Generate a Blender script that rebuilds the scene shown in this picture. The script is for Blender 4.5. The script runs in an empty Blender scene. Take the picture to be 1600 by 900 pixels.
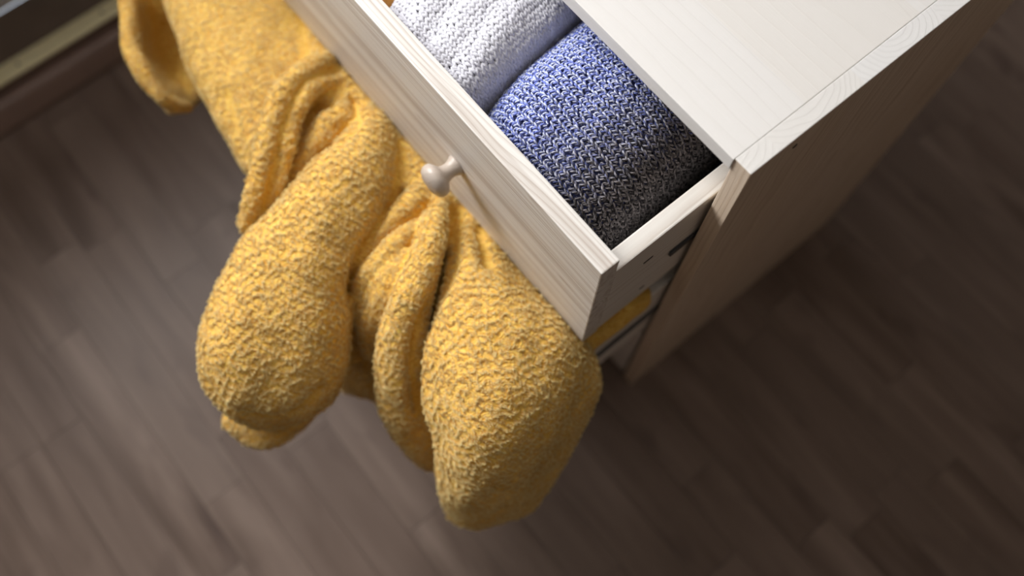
import bpy, bmesh, math, random
import numpy as np
from mathutils import Matrix, Vector

C = bpy.context.scene.collection
S = bpy.context.scene
random.seed(4)
RNG = np.random.default_rng(7)

# ------------------------------------------------------------------ camera
CAM_LOC = np.array([0.1175, -0.3291, 1.3111])
CAM_ROT = np.array([[0.63238954, -0.73298518, 0.25063159],
                    [0.77464575, 0.59723363, -0.20793254],
                    [0.00272586, 0.32564506, 0.94548816]])
FOCAL_PX = 1403.8
cam_data = bpy.data.cameras.new('camera')
cam = bpy.data.objects.new('camera', cam_data)
C.objects.link(cam)
cam_data.sensor_width = 36.0
cam_data.lens = FOCAL_PX / 1600 * 36
cam_data.clip_start = 0.02
m4 = Matrix.Identity(4)
for i in range(3):
    for j in range(3):
        m4[i][j] = CAM_ROT[i][j]
    m4[i][3] = CAM_LOC[i]
cam.matrix_world = m4
cam_data.dof.use_dof = True
cam_data.dof.focus_distance = 0.755
cam_data.dof.aperture_fstop = 2.0
S.camera = cam

# ------------------------------------------------------------------ light
world = bpy.data.worlds.new('world')
S.world = world
world.use_nodes = True
wn = world.node_tree
bgn = wn.nodes['Background']
bgn.inputs['Color'].default_value = (0.80, 0.88, 1.0, 1)
bgn.inputs['Strength'].default_value = 1.2
ld = bpy.data.lights.new('balcony_daylight', 'AREA')
ld.shape = 'RECTANGLE'
ld.size = 1.10
ld.size_y = 1.50
ld.energy = 102
ld.color = (1.0, 0.985, 0.97)
lo = bpy.data.objects.new('balcony_daylight', ld)
C.objects.link(lo)
lo.location = (-1.52, -0.50, 1.66)
lo.rotation_euler = (math.radians(90), 0, math.radians(-90))

S.view_settings.view_transform = 'Standard'
S.view_settings.look = 'None'
S.view_settings.exposure = 0.0
S.view_settings.gamma = 1.0
S.view_settings.use_curve_mapping = False
S.cycles.max_bounces = 8
S.cycles.caustics_reflective = False
S.cycles.caustics_refractive = False


# ------------------------------------------------------------------ helpers
def at(u, v, z):
    """a point of the room at height z, from its place in the 1600x900 picture"""
    d = CAM_ROT @ np.array([(u - 800) / FOCAL_PX, -(v - 450) / FOCAL_PX, -1.0])
    return CAM_LOC + (z - CAM_LOC[2]) / d[2] * d


def tag(o, label=None, cat=None, group=None, kind=None):
    if label: o['label'] = label
    if cat: o['category'] = cat
    if group: o['group'] = group
    if kind: o['kind'] = kind
    return o


def empty(name, loc=(0, 0, 0)):
    o = bpy.data.objects.new(name, None)
    C.objects.link(o)
    o.location = loc
    o.empty_display_size = 0.05
    return o


def link(name, me, mat=None, parent=None, loc=(0, 0, 0)):
    o = bpy.data.objects.new(name, me)
    C.objects.link(o)
    o.location = loc
    if parent is not None:
        o.parent = parent
    if mat is not None and not me.materials:
        me.materials.append(mat)
    return o


def box_mesh(name, size, bevel=0.0, seg=2):
    bm = bmesh.new()
    bmesh.ops.create_cube(bm, size=1)
    bmesh.ops.scale(bm, vec=size, verts=bm.verts)
    if bevel > 0:
        bmesh.ops.bevel(bm, geom=list(bm.edges), offset=bevel, segments=seg, affect='EDGES', profile=0.6)
    me = bpy.data.meshes.new(name)
    bm.to_mesh(me)
    bm.free()
    return me


def box(name, lo_, hi_, mat, parent=None, bevel=0.0015, seg=2):
    """a board between two corners; its origin is at its middle"""
    lo_ = np.array(lo_, float); hi_ = np.array(hi_, float)
    me = box_mesh(name, tuple(hi_ - lo_), bevel, seg)
    for p in me.polygons: p.use_smooth = False
    mid = (lo_ + hi_) / 2
    if parent is not None:
        w = Vector((0, 0, 0)); q = parent
        while q is not None:
            w += q.location; q = q.parent
        mid = mid - np.array(w)
    return link(name, me, mat, parent, tuple(mid))


def lathe_mesh(name, prof, seg=40):
    """profile of (radius, height) turned about z"""
    bm = bmesh.new()
    rings = []
    for r, h in prof:
        rings.append([bm.verts.new((r * math.cos(2 * math.pi * k / seg), r * math.sin(2 * math.pi * k / seg), h)) for k in range(seg)])
    for a, b in zip(rings[:-1], rings[1:]):
        for k in range(seg):
            bm.faces.new((a[k], a[(k + 1) % seg], b[(k + 1) % seg], b[k]))
    bm.faces.new(rings[-1])
    bm.faces.new(list(reversed(rings[0])))
    me = bpy.data.meshes.new(name)
    bm.to_mesh(me); bm.free()
    for p in me.polygons: p.use_smooth = True
    return me


def mesh_np(name, verts, faces, smooth=True):
    verts = np.ascontiguousarray(verts, dtype=np.float32)
    faces = np.ascontiguousarray(faces, dtype=np.int32)
    me = bpy.data.meshes.new(name)
    n, k = faces.shape
    me.vertices.add(len(verts)); me.vertices.foreach_set('co', verts.ravel())
    me.loops.add(n * k); me.loops.foreach_set('vertex_index', faces.ravel())
    me.polygons.add(n)
    me.polygons.foreach_set('loop_start', np.arange(0, n * k, k, dtype=np.int32))
    me.polygons.foreach_set('use_smooth', np.full(n, smooth, dtype=bool))
    me.update(calc_edges=True)
    return me


# ------------------------------------------------------------------ materials
def new_mat(name):
    m = bpy.data.materials.new(name)
    m.use_nodes = True
    nt = m.node_tree
    return m, nt, nt.nodes['Principled BSDF']


class N:
    """tiny node-tree writer"""
    def __init__(self, nt): self.nt = nt
    def node(self, typ, **kw):
        n = self.nt.nodes.new(typ)
        for k, v in kw.items(): setattr(n, k, v)
        return n
    def put(self, sock, v):
        if hasattr(v, 'is_output'): self.nt.links.new(v, sock)
        else: sock.default_value = v
    def math(self, op, a, b=0.0, c=None):
        n = self.node('ShaderNodeMath', operation=op)
        self.put(n.inputs[0], a); self.put(n.inputs[1], b)
        if c is not None: self.put(n.inputs[2], c)
        return n.outputs[0]
    def vmul(self, a, v):
        n = self.node('ShaderNodeVectorMath', operation='MULTIPLY')
        self.put(n.inputs[0], a); n.inputs[1].default_value = v
        return n.outputs[0]
    def vadd(self, a, b):
        n = self.node('ShaderNodeVectorMath', operation='ADD')
        self.put(n.inputs[0], a); self.put(n.inputs[1], b)
        return n.outputs[0]
    def noise(self, vec, scale, detail=3, rough=0.5, dist=0.0):
        n = self.node('ShaderNodeTexNoise')
        self.put(n.inputs['Vector'], vec)
        n.inputs['Scale'].default_value = scale; n.inputs['Detail'].default_value = detail
        n.inputs['Roughness'].default_value = rough; n.inputs['Distortion'].default_value = dist
        return n.outputs['Fac']
    def mix(self, f, a, b):
        n = self.node('ShaderNodeMix', data_type='RGBA')
        self.put(n.inputs[0], f); self.put(n.inputs[6], a); self.put(n.inputs[7], b)
        return n.outputs[2]
    def ramp(self, f, stops):
        n = self.node('ShaderNodeValToRGB')
        self.put(n.inputs[0], f)
        cr = n.color_ramp
        while len(cr.elements) < len(stops): cr.elements.new(0.5)
        for e, (p, c) in zip(cr.elements, stops):
            e.position = p; e.color = (c[0], c[1], c[2], 1) if hasattr(c, '__len__') else (c, c, c, 1)
        return n.outputs[0]
    def bump(self, h, strength, dist):
        n = self.node('ShaderNodeBump')
        self.put(n.inputs['Height'], h); n.inputs['Strength'].default_value = strength; n.inputs['Distance'].default_value = dist
        return n.outputs[0]


def pine(name, axis, light, dark, stave=0.0, stave_axis=None, freq=210.0, rough=0.5, contrast=1.0, seed=0.0, thick='z', flame=0.035, streak=0.0):
    """solid pine: growth rings about an axis along the grain, so boards show flames and end grain shows arcs"""
    m, nt, bs = new_mat(name)
    g = N(nt)
    tc = g.node('ShaderNodeTexCoord').outputs['Object']
    rnd = g.node('ShaderNodeObjectInfo').outputs['Random']
    sep = g.node('ShaderNodeSeparateXYZ'); g.put(sep.inputs[0], tc)
    comp = {'x': sep.outputs[0], 'y': sep.outputs[1], 'z': sep.outputs[2]}
    o = [a for a in 'xyz' if a != axis]
    L, P, Q = comp[axis], comp[o[0]], comp[o[1]]
    if stave > 0:
        sc = comp[stave_axis]
        idx = g.math('FLOOR', g.math('DIVIDE', g.math('ADD', sc, 5.03 + seed), stave))
        wnz = g.node('ShaderNodeTexWhiteNoise', noise_dimensions='1D')
        g.put(wnz.inputs['W'], g.math('ADD', idx, g.math('MULTIPLY', rnd, 37.0)))
        rv = wnz.outputs['Value']
        swz = g.node('ShaderNodeTexWhiteNoise', noise_dimensions='1D')
        g.put(swz.inputs['W'], g.math('ADD', idx, 71.3))
        rv2 = swz.outputs['Value']
    else:
        rv = rnd
        rv2 = g.math('FRACT', g.math('MULTIPLY', rnd, 7.31))
    # slow wobble along the grain
    cmb = g.node('ShaderNodeCombineXYZ')
    g.put(cmb.inputs[0], g.math('MULTIPLY', L, 2.2)); g.put(cmb.inputs[1], g.math('MULTIPLY', P, 9.0)); g.put(cmb.inputs[2], g.math('MULTIPLY', Q, 9.0))
    off = g.node('ShaderNodeCombineXYZ')
    g.put(off.inputs[0], g.math('MULTIPLY', rv, 31.0)); g.put(off.inputs[1], g.math('MULTIPLY', rnd, 17.0)); off.inputs[2].default_value = seed
    vec = g.vadd(cmb.outputs[0], off.outputs[0])
    wob = g.noise(vec, 1.3, 2.0, 0.5)
    wob2 = g.noise(vec, 4.0, 2.0, 0.5)
    T = comp[thick]; Wd = [c for k_, c in comp.items() if k_ not in (axis, thick)][0]
    if stave > 0:
        Wd = g.math('SUBTRACT', g.math('MODULO', g.math('ADD', sc, 5.03 + seed), stave), stave / 2)
    p_ = g.math('ADD', g.math('ADD', Wd, g.math('SUBTRACT', g.math('MULTIPLY', rv, 0.08), 0.04)), g.math('MULTIPLY', g.math('SUBTRACT', wob2, 0.5), 0.010))
    q_ = g.math('ADD', g.math('ADD', T, g.math('ADD', 0.012, g.math('MULTIPLY', rv2, 0.035))), g.math('MULTIPLY', g.math('SUBTRACT', wob, 0.5), flame))
    r = g.math('SQRT', g.math('ADD', g.math('MULTIPLY', p_, p_), g.math('MULTIPLY', q_, q_)))
    ring = g.math('FRACT', g.math('MULTIPLY', r, freq))
    lines = g.ramp(ring, [(0.0, 0.10), (0.45, 0.0), (0.80, 0.55), (0.90, 1.0), (0.97, 0.30), (1.0, 0.10)])
    # fibres
    fc = g.node('ShaderNodeCombineXYZ')
    g.put(fc.inputs[0], g.math('MULTIPLY', L, 14.0)); g.put(fc.inputs[1], g.math('MULTIPLY', P, 900.0)); g.put(fc.inputs[2], g.math('MULTIPLY', Q, 900.0))
    fib = g.noise(fc.outputs[0], 1.0, 2.0, 0.6)
    broad = g.noise(vec, 3.0, 2.0)
    fac = g.math('MULTIPLY', lines, g.math('ADD', 0.35, g.math('MULTIPLY', broad, 0.9)))
    fac = g.math('ADD', g.math('MULTIPLY', fac, 0.75 * contrast), g.math('MULTIPLY', g.math('SUBTRACT', fib, 0.4), 0.35 * contrast))
    if streak > 0:
        sc_ = g.node('ShaderNodeCombineXYZ')
        g.put(sc_.inputs[0], g.math('MULTIPLY', L, 3.0)); g.put(sc_.inputs[1], g.math('MULTIPLY', P, 110.0)); g.put(sc_.inputs[2], g.math('MULTIPLY', Q, 110.0))
        stn = g.ramp(g.noise(g.vadd(sc_.outputs[0], off.outputs[0]), 1.0, 3.0, 0.55, 0.4), [(0.45, 0.0), (0.72, 1.0)])
        fac = g.math('ADD', fac, g.math('MULTIPLY', stn, streak))
    fac = g.math('MINIMUM', g.math('MAXIMUM', fac, 0.0), 1.0)
    col = g.mix(fac, (*light, 1), (*dark, 1))
    tint = g.mix(g.math('MULTIPLY', rv2, 0.35), col, (light[0] * 0.93, light[1] * 0.88, light[2] * 0.8, 1))
    nt.links.new(tint, bs.inputs['Base Color'])
    bs.inputs['Roughness'].default_value = rough
    bs.inputs['Specular IOR Level'].default_value = 0.35
    h = g.math('ADD', g.math('MULTIPLY', fib, 0.4), g.math('MULTIPLY', lines, 0.5))
    nt.links.new(g.bump(h, 0.25, 0.0006), bs.inputs['Normal'])
    return m


PL, PD = (0.80, 0.775, 0.735), (0.50, 0.43, 0.375)
M_PINE_X = pine('pine_front', 'x', PL, PD, freq=260, contrast=1.1, streak=0.75, stave=0.11, stave_axis='z', thick='y')
M_PINE_Y = pine('pine_side_drawer', 'y', PL, PD, freq=200, contrast=1.0, thick='x')
M_PINE_Z = pine('pine_upright', 'z', (0.73, 0.61, 0.49), (0.46, 0.33, 0.22), freq=200, contrast=0.9, streak=0.4, stave=0.092, stave_axis='y', seed=0.02, thick='x')
M_PINE_END_LIT = pine('lit_end_grain', 'z', (0.77, 0.76, 0.745), (0.61, 0.595, 0.58), freq=200, contrast=0.6, stave=0.092, stave_axis='y', seed=0.02, thick='x')  # whiter copy of the upright pine: strong light from above put into the colour
M_PINE_TOP = pine('pine_bleached_top', 'x', (0.77, 0.75, 0.725), (0.64, 0.60, 0.55), freq=85, contrast=0.22, stave=0.13, stave_axis='y', seed=0.3)


def simple(name, col, rough=0.5, metal=0.0, spec=0.5, var=0.0, nscale=40):
    m, nt, bs = new_mat(name)
    g = N(nt)
    if var > 0:
        tc = g.node('ShaderNodeTexCoord').outputs['Object']
        n = g.noise(tc, nscale, 4)
        c = g.mix(n, tuple(x * (1 - var) for x in col) + (1,), tuple(min(1, x * (1 + var)) for x in col) + (1,))
        nt.links.new(c, bs.inputs['Base Color'])
    else:
        bs.inputs['Base Color'].default_value = (*col, 1)
    bs.inputs['Roughness'].default_value = rough
    bs.inputs['Metallic'].default_value = metal
    bs.inputs['Specular IOR Level'].default_value = spec
    return m


def laminate(name):
    m, nt, bs = new_mat(name)
    g = N(nt)
    tc = g.node('ShaderNodeTexCoord').outputs['Object']
    rnd = g.node('ShaderNodeObjectInfo').outputs['Random']
    sh = g.node('ShaderNodeCombineXYZ')
    g.put(sh.inputs[0], g.math('MULTIPLY', rnd, 57.0)); g.put(sh.inputs[1], g.math('MULTIPLY', rnd, 23.0)); sh.inputs[2].default_value = 0
    v = g.vadd(tc, sh.outputs[0])
    grain = g.noise(g.vmul(v, (2.5, 30, 30)), 1.0, 3, 0.5, 0.3)
    flame = g.noise(g.vmul(v, (3.5, 18, 18)), 1.0, 2, 0.5, 1.2)
    knot = g.noise(g.vmul(v, (7, 17, 17)), 1.0, 2, 0.5, 0.5)
    fac = g.math('ADD', g.math('MULTIPLY', grain, 0.6), g.math('MULTIPLY', flame, 0.4))
    col = g.ramp(fac, [(0.30, (0.105, 0.073, 0.057)), (0.5, (0.185, 0.134, 0.108)), (0.70, (0.265, 0.20, 0.165))])
    kn = g.ramp(knot, [(0.60, 0.0), (0.74, 1.0)])
    col = g.mix(g.math('MULTIPLY', kn, 0.65), col, (0.072, 0.047, 0.041, 1))
    r2 = g.math('FRACT', g.math('MULTIPLY', rnd, 13.7))
    col = g.mix(g.math('MULTIPLY', rnd, 0.55), col, (0.125, 0.087, 0.070, 1))
    col = g.mix(g.math('MULTIPLY', r2, 0.35), col, (0.255, 0.196, 0.162, 1))
    nt.links.new(col, bs.inputs['Base Color'])
    bs.inputs['Roughness'].default_value = 0.36
    bs.inputs['Specular IOR Level'].default_value = 0.13
    nt.links.new(g.bump(grain, 0.08, 0.0005), bs.inputs['Normal'])
    return m


M_FLOOR = laminate('laminate_strip')
M_SUB = simple('floor_joint', (0.03, 0.022, 0.018), 0.7)
M_WALL = simple('wall_paint', (0.13, 0.105, 0.085), 0.85, var=0.04)
M_CEIL = simple('ceiling_paint', (0.62, 0.58, 0.53), 0.9, var=0.03)
M_WHITE = simple('white_door_paint', (0.80, 0.80, 0.82), 0.4, var=0.02)
M_SILL = simple('dark_stained_sill', (0.105, 0.072, 0.050), 0.5, var=0.25, nscale=18)
M_STEP = simple('brown_threshold_wood', (0.200, 0.130, 0.102), 0.42, var=0.2, nscale=16)
M_BRASS = simple('dull_brass', (0.76, 0.70, 0.44), 0.42, metal=0.35, var=0.08, nscale=60)
M_SCREW = simple('screw_steel', (0.12, 0.10, 0.07), 0.4, metal=0.7)
M_BLACK = simple('black_plastic', (0.035, 0.037, 0.042), 0.45)
M_HOLE = simple('dark_hole', (0.02, 0.016, 0.013), 0.9)
M_PLY = simple('drawer_bottom_board', (0.50, 0.42, 0.33), 0.7, var=0.1)
M_KNOB = pine('beech_knob', 'z', (0.50, 0.43, 0.37), (0.42, 0.35, 0.29), freq=150, rough=0.32, contrast=0.5)


def glass_mat():
    m, nt, bs = new_mat('door_glass')
    g = N(nt)
    nt.nodes.remove(bs)
    out = [n for n in nt.nodes if n.type == 'OUTPUT_MATERIAL'][0]
    tr = g.node('ShaderNodeBsdfTransparent'); gl = g.node('ShaderNodeBsdfGlossy')
    gl.inputs['Roughness'].default_value = 0.01
    fr = g.node('ShaderNodeFresnel'); g.put(fr.inputs[0], g.math('ADD', 1.45, g.math('MULTIPLY', g.node('ShaderNodeNewGeometry').outputs['Backfacing'], 1 / 1.45 - 1.45)))
    mx = g.node('ShaderNodeMixShader')
    nt.links.new(fr.outputs[0], mx.inputs[0]); nt.links.new(tr.outputs[0], mx.inputs[1]); nt.links.new(gl.outputs[0], mx.inputs[2])
    nt.links.new(mx.outputs[0], out.inputs['Surface'])
    return m


M_GLASS = glass_mat()


def fleece_mat():
    m, nt, bs = new_mat('yellow_coral_fleece')
    g = N(nt)
    tc = g.node('ShaderNodeTexCoord').outputs['Object']
    warp = g.node('ShaderNodeTexNoise'); g.put(warp.inputs['Vector'], tc)
    warp.inputs['Scale'].default_value = 60; warp.inputs['Detail'].default_value = 1
    v = g.vadd(tc, g.vmul(warp.outputs['Color'], (0.020, 0.020, 0.020)))
    mp = g.node('ShaderNodeMapping'); g.put(mp.inputs['Vector'], v)
    mp.vector_type = 'POINT'
    mp.inputs['Rotation'].default_value = (0, 0, math.radians(-51))
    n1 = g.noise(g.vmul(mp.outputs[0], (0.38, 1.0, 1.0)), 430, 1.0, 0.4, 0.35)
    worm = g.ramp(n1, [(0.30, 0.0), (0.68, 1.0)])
    n2 = g.noise(tc, 700, 2.0)
    n3 = g.noise(tc, 14, 2.0)
    h = g.math('ADD', worm, g.math('MULTIPLY', n2, 0.22))
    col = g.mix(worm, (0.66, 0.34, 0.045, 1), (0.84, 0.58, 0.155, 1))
    col = g.mix(g.math('MULTIPLY', n3, 0.25), col, (0.82, 0.53, 0.12, 1))
    nt.links.new(col, bs.inputs['Base Color'])
    bs.inputs['Roughness'].default_value = 0.9
    bs.inputs['Specular IOR Level'].default_value = 0.1
    bs.inputs['Sheen Weight'].default_value = 0.08
    bs.inputs['Sheen Roughness'].default_value = 0.5
    bs.inputs['Sheen Tint'].default_value = (1.0, 0.93, 0.78, 1)
    bs.inputs['Subsurface Weight'].default_value = 0.25
    bs.inputs['Subsurface Radius'].default_value = (1.0, 0.55, 0.15)
    bs.inputs['Subsurface Scale'].default_value = 0.004
    nt.links.new(g.bump(h, 0.45, 0.0009), bs.inputs['Normal'])
    dn = g.node('ShaderNodeDisplacement')
    nt.links.new(worm, dn.inputs['Height']); dn.inputs['Midlevel'].default_value = 0.5; dn.inputs['Scale'].default_value = 0.0005
    out = [n for n in nt.nodes if n.type == 'OUTPUT_MATERIAL'][0]
    nt.links.new(dn.outputs[0], out.inputs['Displacement'])
    m.displacement_method = 'BOTH'
    return m


M_FLEECE = fleece_mat()


def pile_mat():
    m, nt, bs = new_mat('yellow_pile')
    g = N(nt)
    hi = g.node('ShaderNodeHairInfo')
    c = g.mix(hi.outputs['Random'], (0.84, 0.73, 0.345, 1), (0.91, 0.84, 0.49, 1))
    c2 = g.mix(hi.outputs['Intercept'], (0.62, 0.325, 0.05, 1), c)  # roots darker and more saturated: shade of the creases put into the colour
    nt.links.new(c2, bs.inputs['Base Color'])
    bs.inputs['Roughness'].default_value = 0.85
    bs.inputs['Specular IOR Level'].default_value = 0.15
    tl = g.node('ShaderNodeBsdfTranslucent')
    nt.links.new(c2, tl.inputs['Color'])
    mx = g.node('ShaderNodeMixShader'); mx.inputs[0].default_value = 0.27
    bs.inputs['Sheen Weight'].default_value = 0.2
    bs.inputs['Sheen Tint'].default_value = (1.0, 0.9, 0.66, 1)
    out = [n for n in nt.nodes if n.type == 'OUTPUT_MATERIAL'][0]
    nt.links.new(bs.outputs[0], mx.inputs[1]); nt.links.new(tl.outputs[0], mx.inputs[2])
    nt.links.new(mx.outputs[0], out.inputs['Surface'])
    return m


M_PILE = pile_mat()


def yarn_mat(name, sheen=0.2, fuzz=900):
    m, nt, bs = new_mat(name)
    g = N(nt)
    at_ = g.node('ShaderNodeAttribute', attribute_name='yarn')
    tc = g.node('ShaderNodeTexCoord').outputs['Object']
    n = g.noise(tc, fuzz, 2)
    mm = g.node('ShaderNodeMix', data_type='RGBA', blend_type='MULTIPLY')
    mm.inputs[0].default_value = 0.4
    nt.links.new(at_.outputs['Color'], mm.inputs[6])
    c = g.ramp(n, [(0.3, 0.55), (0.7, 1.0)])
    nt.links.new(c, mm.inputs[7])
    nt.links.new(mm.outputs[2], bs.inputs['Base Color'])
    bs.inputs['Roughness'].default_value = 0.9
    bs.inputs['Specular IOR Level'].default_value = 0.1
    bs.inputs['Sheen Weight'].default_value = sheen
    nt.links.new(g.bump(n, 0.5, 0.0006), bs.inputs['Normal'])
    return m


# ------------------------------------------------------------------ the room
fl = box('floor', (-0.96, -1.9, -0.03), (1.7, 1.5, -0.006), M_SUB, bevel=0)
tag(fl, kind='structure')


def in_view(x, y, margin=90):
    q = (np.array([x, y, 0.0]) - CAM_LOC) @ CAM_ROT
    if q[2] > -0.1: return False
    u = 800 + FOCAL_PX * q[0] / -q[2]; w = 450 - FOCAL_PX * q[1] / -q[2]
    return -margin < u < 1600 + margin and -margin < w < 900 + margin


STRIP = 0.068
rest = bmesh.new()
row = 0
y = -1.88
planks = 0
while y < 1.48:
    x = -0.958 - random.uniform(0, 0.3)
    while x < 1.68:
        ln = random.uniform(0.26, 0.50)
        a, b = max(x, -0.958), min(x + ln, 1.68)
        x += ln
        if b - a < 0.02: continue
        gap = 0.0006
        seen = any(in_view(a + (b - a) * t, y + STRIP * s) for t in (0, .25, .5, .75, 1) for s in (0, 1))
        if seen:
            dz = random.uniform(-0.0002, 0.0002)
            me = box_mesh('plank', (b - a - gap, STRIP - gap, 0.008), 0)
            p = link('plank', me, M_FLOOR, fl, ((a + b) / 2 - fl.location.x, y + STRIP / 2 - fl.location.y, -0.004 + dz - fl.location.z))
            planks += 1
        else:
            r = bmesh.ops.create_cube(rest, size=1)
            bmesh.ops.scale(rest, vec=(b - a - gap, STRIP - gap, 0.008), verts=r['verts'])
            bmesh.ops.translate(rest, vec=((a + b) / 2 - fl.location.x, y + STRIP / 2 - fl.location.y, -0.004 - fl.location.z), verts=r['verts'])
    y += STRIP
print('planks', planks)
me = bpy.data.meshes.new('outlying_planks'); rest.to_mesh(me); rest.free()
tag(link('outlying_planks', me, M_FLOOR, fl), kind='stuff')

tag(box('ceiling', (-1.3, -1.9, 2.6), (1.7, 1.5, 2.66), M_CEIL, bevel=0), kind='structure')
tag(box('wall_right', (1.7, -1.9, -0.03), (1.78, 1.5, 2.6), M_WALL, bevel=0), kind='structure')
tag(box('wall_back', (-1.3, 1.5, -0.03), (1.78, 1.58, 2.6), M_WALL, bevel=0), kind='structure')
tag(box('wall_front', (-1.3, -1.98, -0.03), (1.78, -1.9, 2.6), M_WALL, bevel=0), kind='structure')
# left wall with the balcony door's opening
wl = empty('wall_left'); tag(wl, kind='structure')
D0, D1 = -1.10, 0.30
box('wall_panel', (-1.30, -1.9, -0.03), (-1.18, D0 - 0.06, 2.6), M_WALL, wl, bevel=0)
box('wall_panel', (-1.30, D1 + 0.50, -0.03), (-1.18, 1.5, 2.6), M_WALL, wl, bevel=0)
box('wall_panel', (-1.30, D0 - 0.06, 2.46), (-1.18, D1 + 0.50, 2.6), M_WALL, wl, bevel=0)

# threshold of the balcony door: profile drawn in x,z and run along y
def run_profile(name, pts, y0, y1, mat, parent=None):
    bm = bmesh.new()
    a = [bm.verts.new((px, y0, pz)) for px, pz in pts]
    b = [bm.verts.new((px, y1, pz)) for px, pz in pts]
    n = len(pts)
    for k in range(n):
        bm.faces.new((a[k], b[k], b[(k + 1) % n], a[(k + 1) % n]))
    bm.faces.new(list(reversed(a))); bm.faces.new(b)
    bmesh.ops.recalc_face_normals(bm, faces=bm.faces)
    me = bpy.data.meshes.new(name); bm.to_mesh(me); bm.free()
    return link(name, me, mat, parent)


tr = run_profile('trim_1', [(-0.960, -0.03), (-0.960, 0.002), (-0.9615, 0.006), (-0.976, 0.026), (-0.981, 0.031), (-0.988, 0.0335), (-0.996, 0.033), (-1.001, 0.029), (-1.004, 0.020),
                            (-1.010, 0.020), (-1.012, 0.034), (-1.046, 0.036), (-1.13, 0.036), (-1.13, -0.03)], -1.9, 1.5, M_STEP)
tag(tr, kind='structure')
sill = run_profile('sill_board', [(-1.0475, 0.0362), (-1.0475, 0.0385), (-1.10, 0.041), (-1.1325, 0.043), (-1.1325, 0.0362)], -1.9, 1.5, M_SILL, tr)
st = run_profile('metal_strip', [(-1.0135, 0.0350), (-1.0145, 0.0378), (-1.022, 0.0392), (-1.038, 0.0394), (-1.0455, 0.0385), (-1.0465, 0.0362)], -1.9, 1.5, M_BRASS, tr)
tag(st, label='dull brass strip screwed along the threshold')
sm = lathe_mesh('screw', [(0.0030, 0.0), (0.0030, 0.0006), (0.0022, 0.0010), (0.0008, 0.0004)], 16)
for (u, v) in ((30, 103), (157, 17)):
    q = at(u, v, 0.0394)
    link('screw', sm, M_SCREW, tr, (-1.030, q[1], 0.0393))
q0 = at(30, 103, 0.0394)[1]; q1 = at(157, 17, 0.0394)[1]
for k in (-3, -2, -1, 2, 3, 4, 5):
    link('screw', sm, M_SCREW, tr, (-1.030, q0 + (q1 - q0) * k, 0.0393))

dr = empty('door_1', (-1.16, 0, 0)); tag(dr, kind='structure')
for nm, a, b in (('frame_post', (-1.19, D0 - 0.06, 0.0), (-1.1325, D0, 2.46)), ('frame_post', (-1.19, D1 + 0.44, 0.0), (-1.1325, D1 + 0.5, 2.46)),
                 ('frame_head', (-1.19, D0, 2.38), (-1.1325, D1 + 0.44, 2.46)), ('bottom_rail', (-1.185, D0, 0.044), (-1.132, D1 + 0.44, 0.20)),
                 ('centre_stile', (-1.185, D1 - 0.36, 0.20), (-1.132, D1 - 0.24, 2.38))):
    box(nm, a, b, M_WHITE, dr, bevel=0.004)
for a, b in ((D0, D1 - 0.36), (D1 - 0.24, D1 + 0.44)):
    box('pane', (-1.162, a, 0.98), (-1.156, b, 2.38), M_GLASS, dr, bevel=0)
    box('bottom_panel', (-1.170, a, 0.20), (-1.148, b, 0.93), M_WHITE, dr, bevel=0.003)
    box('middle_rail', (-1.185, a, 0.93), (-1.132, b, 0.98), M_WHITE, dr, bevel=0.004)

# ------------------------------------------------------------------ chest of drawers
XL = -0.800                    # left outer side; the right outer side is x = 0, the front plane y = 0
DEP = 0.412
TS = 0.0172
chest = empty('chest_of_drawers', (XL / 2, DEP / 2, 0))
tag(chest, 'pale untreated pine chest of drawers with two drawers pulled open, on the wooden floor', 'chest of drawers')


def side_panel(x0, x1):
    o = box('side_panel', (x0, 0, 0), (x1, DEP, 0.7034), M_PINE_Z, chest, bevel=0.0009, seg=3)
    o.data.materials.append(M_PINE_END_LIT)
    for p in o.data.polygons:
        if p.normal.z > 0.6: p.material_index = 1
    return o


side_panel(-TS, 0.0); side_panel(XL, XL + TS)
box('top_panel', (XL + TS + 0.00005, -0.0015, 0.6880), (-TS - 0.00005, DEP, 0.7035), M_PINE_TOP, chest, bevel=0.0006)
box('back_panel', (XL + TS + 0.0005, DEP - 0.010, 0.03), (-TS - 0.0005, DEP - 0.002, 0.6875), M_PLY, chest, bevel=0)
box('plinth', (XL + TS + 0.0005, 0.020, 0.0), (-TS - 0.0005, 0.036, 0.026), M_PINE_X, chest, bevel=0.001)
for zz in (0.545, 0.335, 0.125):
    for x0 in (-TS - 0.0042, XL + TS + 0.0002):
        box('runner', (x0, 0.012, zz - 0.007), (x0 + 0.0040, DEP - 0.02, zz + 0.007), M_BLACK, chest, bevel=0.0008)
link('screw', lathe_mesh('side_screw', [(0.0026, 0.0), (0.0026, 0.0004), (0.0016, 0.0008)], 14), M_SCREW, chest, (0.0 - XL / 2, 0.054 - DEP / 2, 0.6845)).rotation_euler = (0, math.radians(90), 0)

XR = -0.0219
XRL = XL + 0.0219
FT = 0.0193
knob_prof = [(0.0105, 0.0), (0.0108, 0.0015), (0.0092, 0.004), (0.0078, 0.008), (0.0078, 0.012), (0.0092, 0.0165), (0.0135, 0.0195),
             (0.0165, 0.022), (0.0176, 0.0250), (0.0172, 0.0285), (0.0150, 0.0318), (0.0105, 0.0340), (0.005, 0.0350), (0.001, 0.0352)]
KNOB = lathe_mesh('knob', knob_prof, 44)


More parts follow.
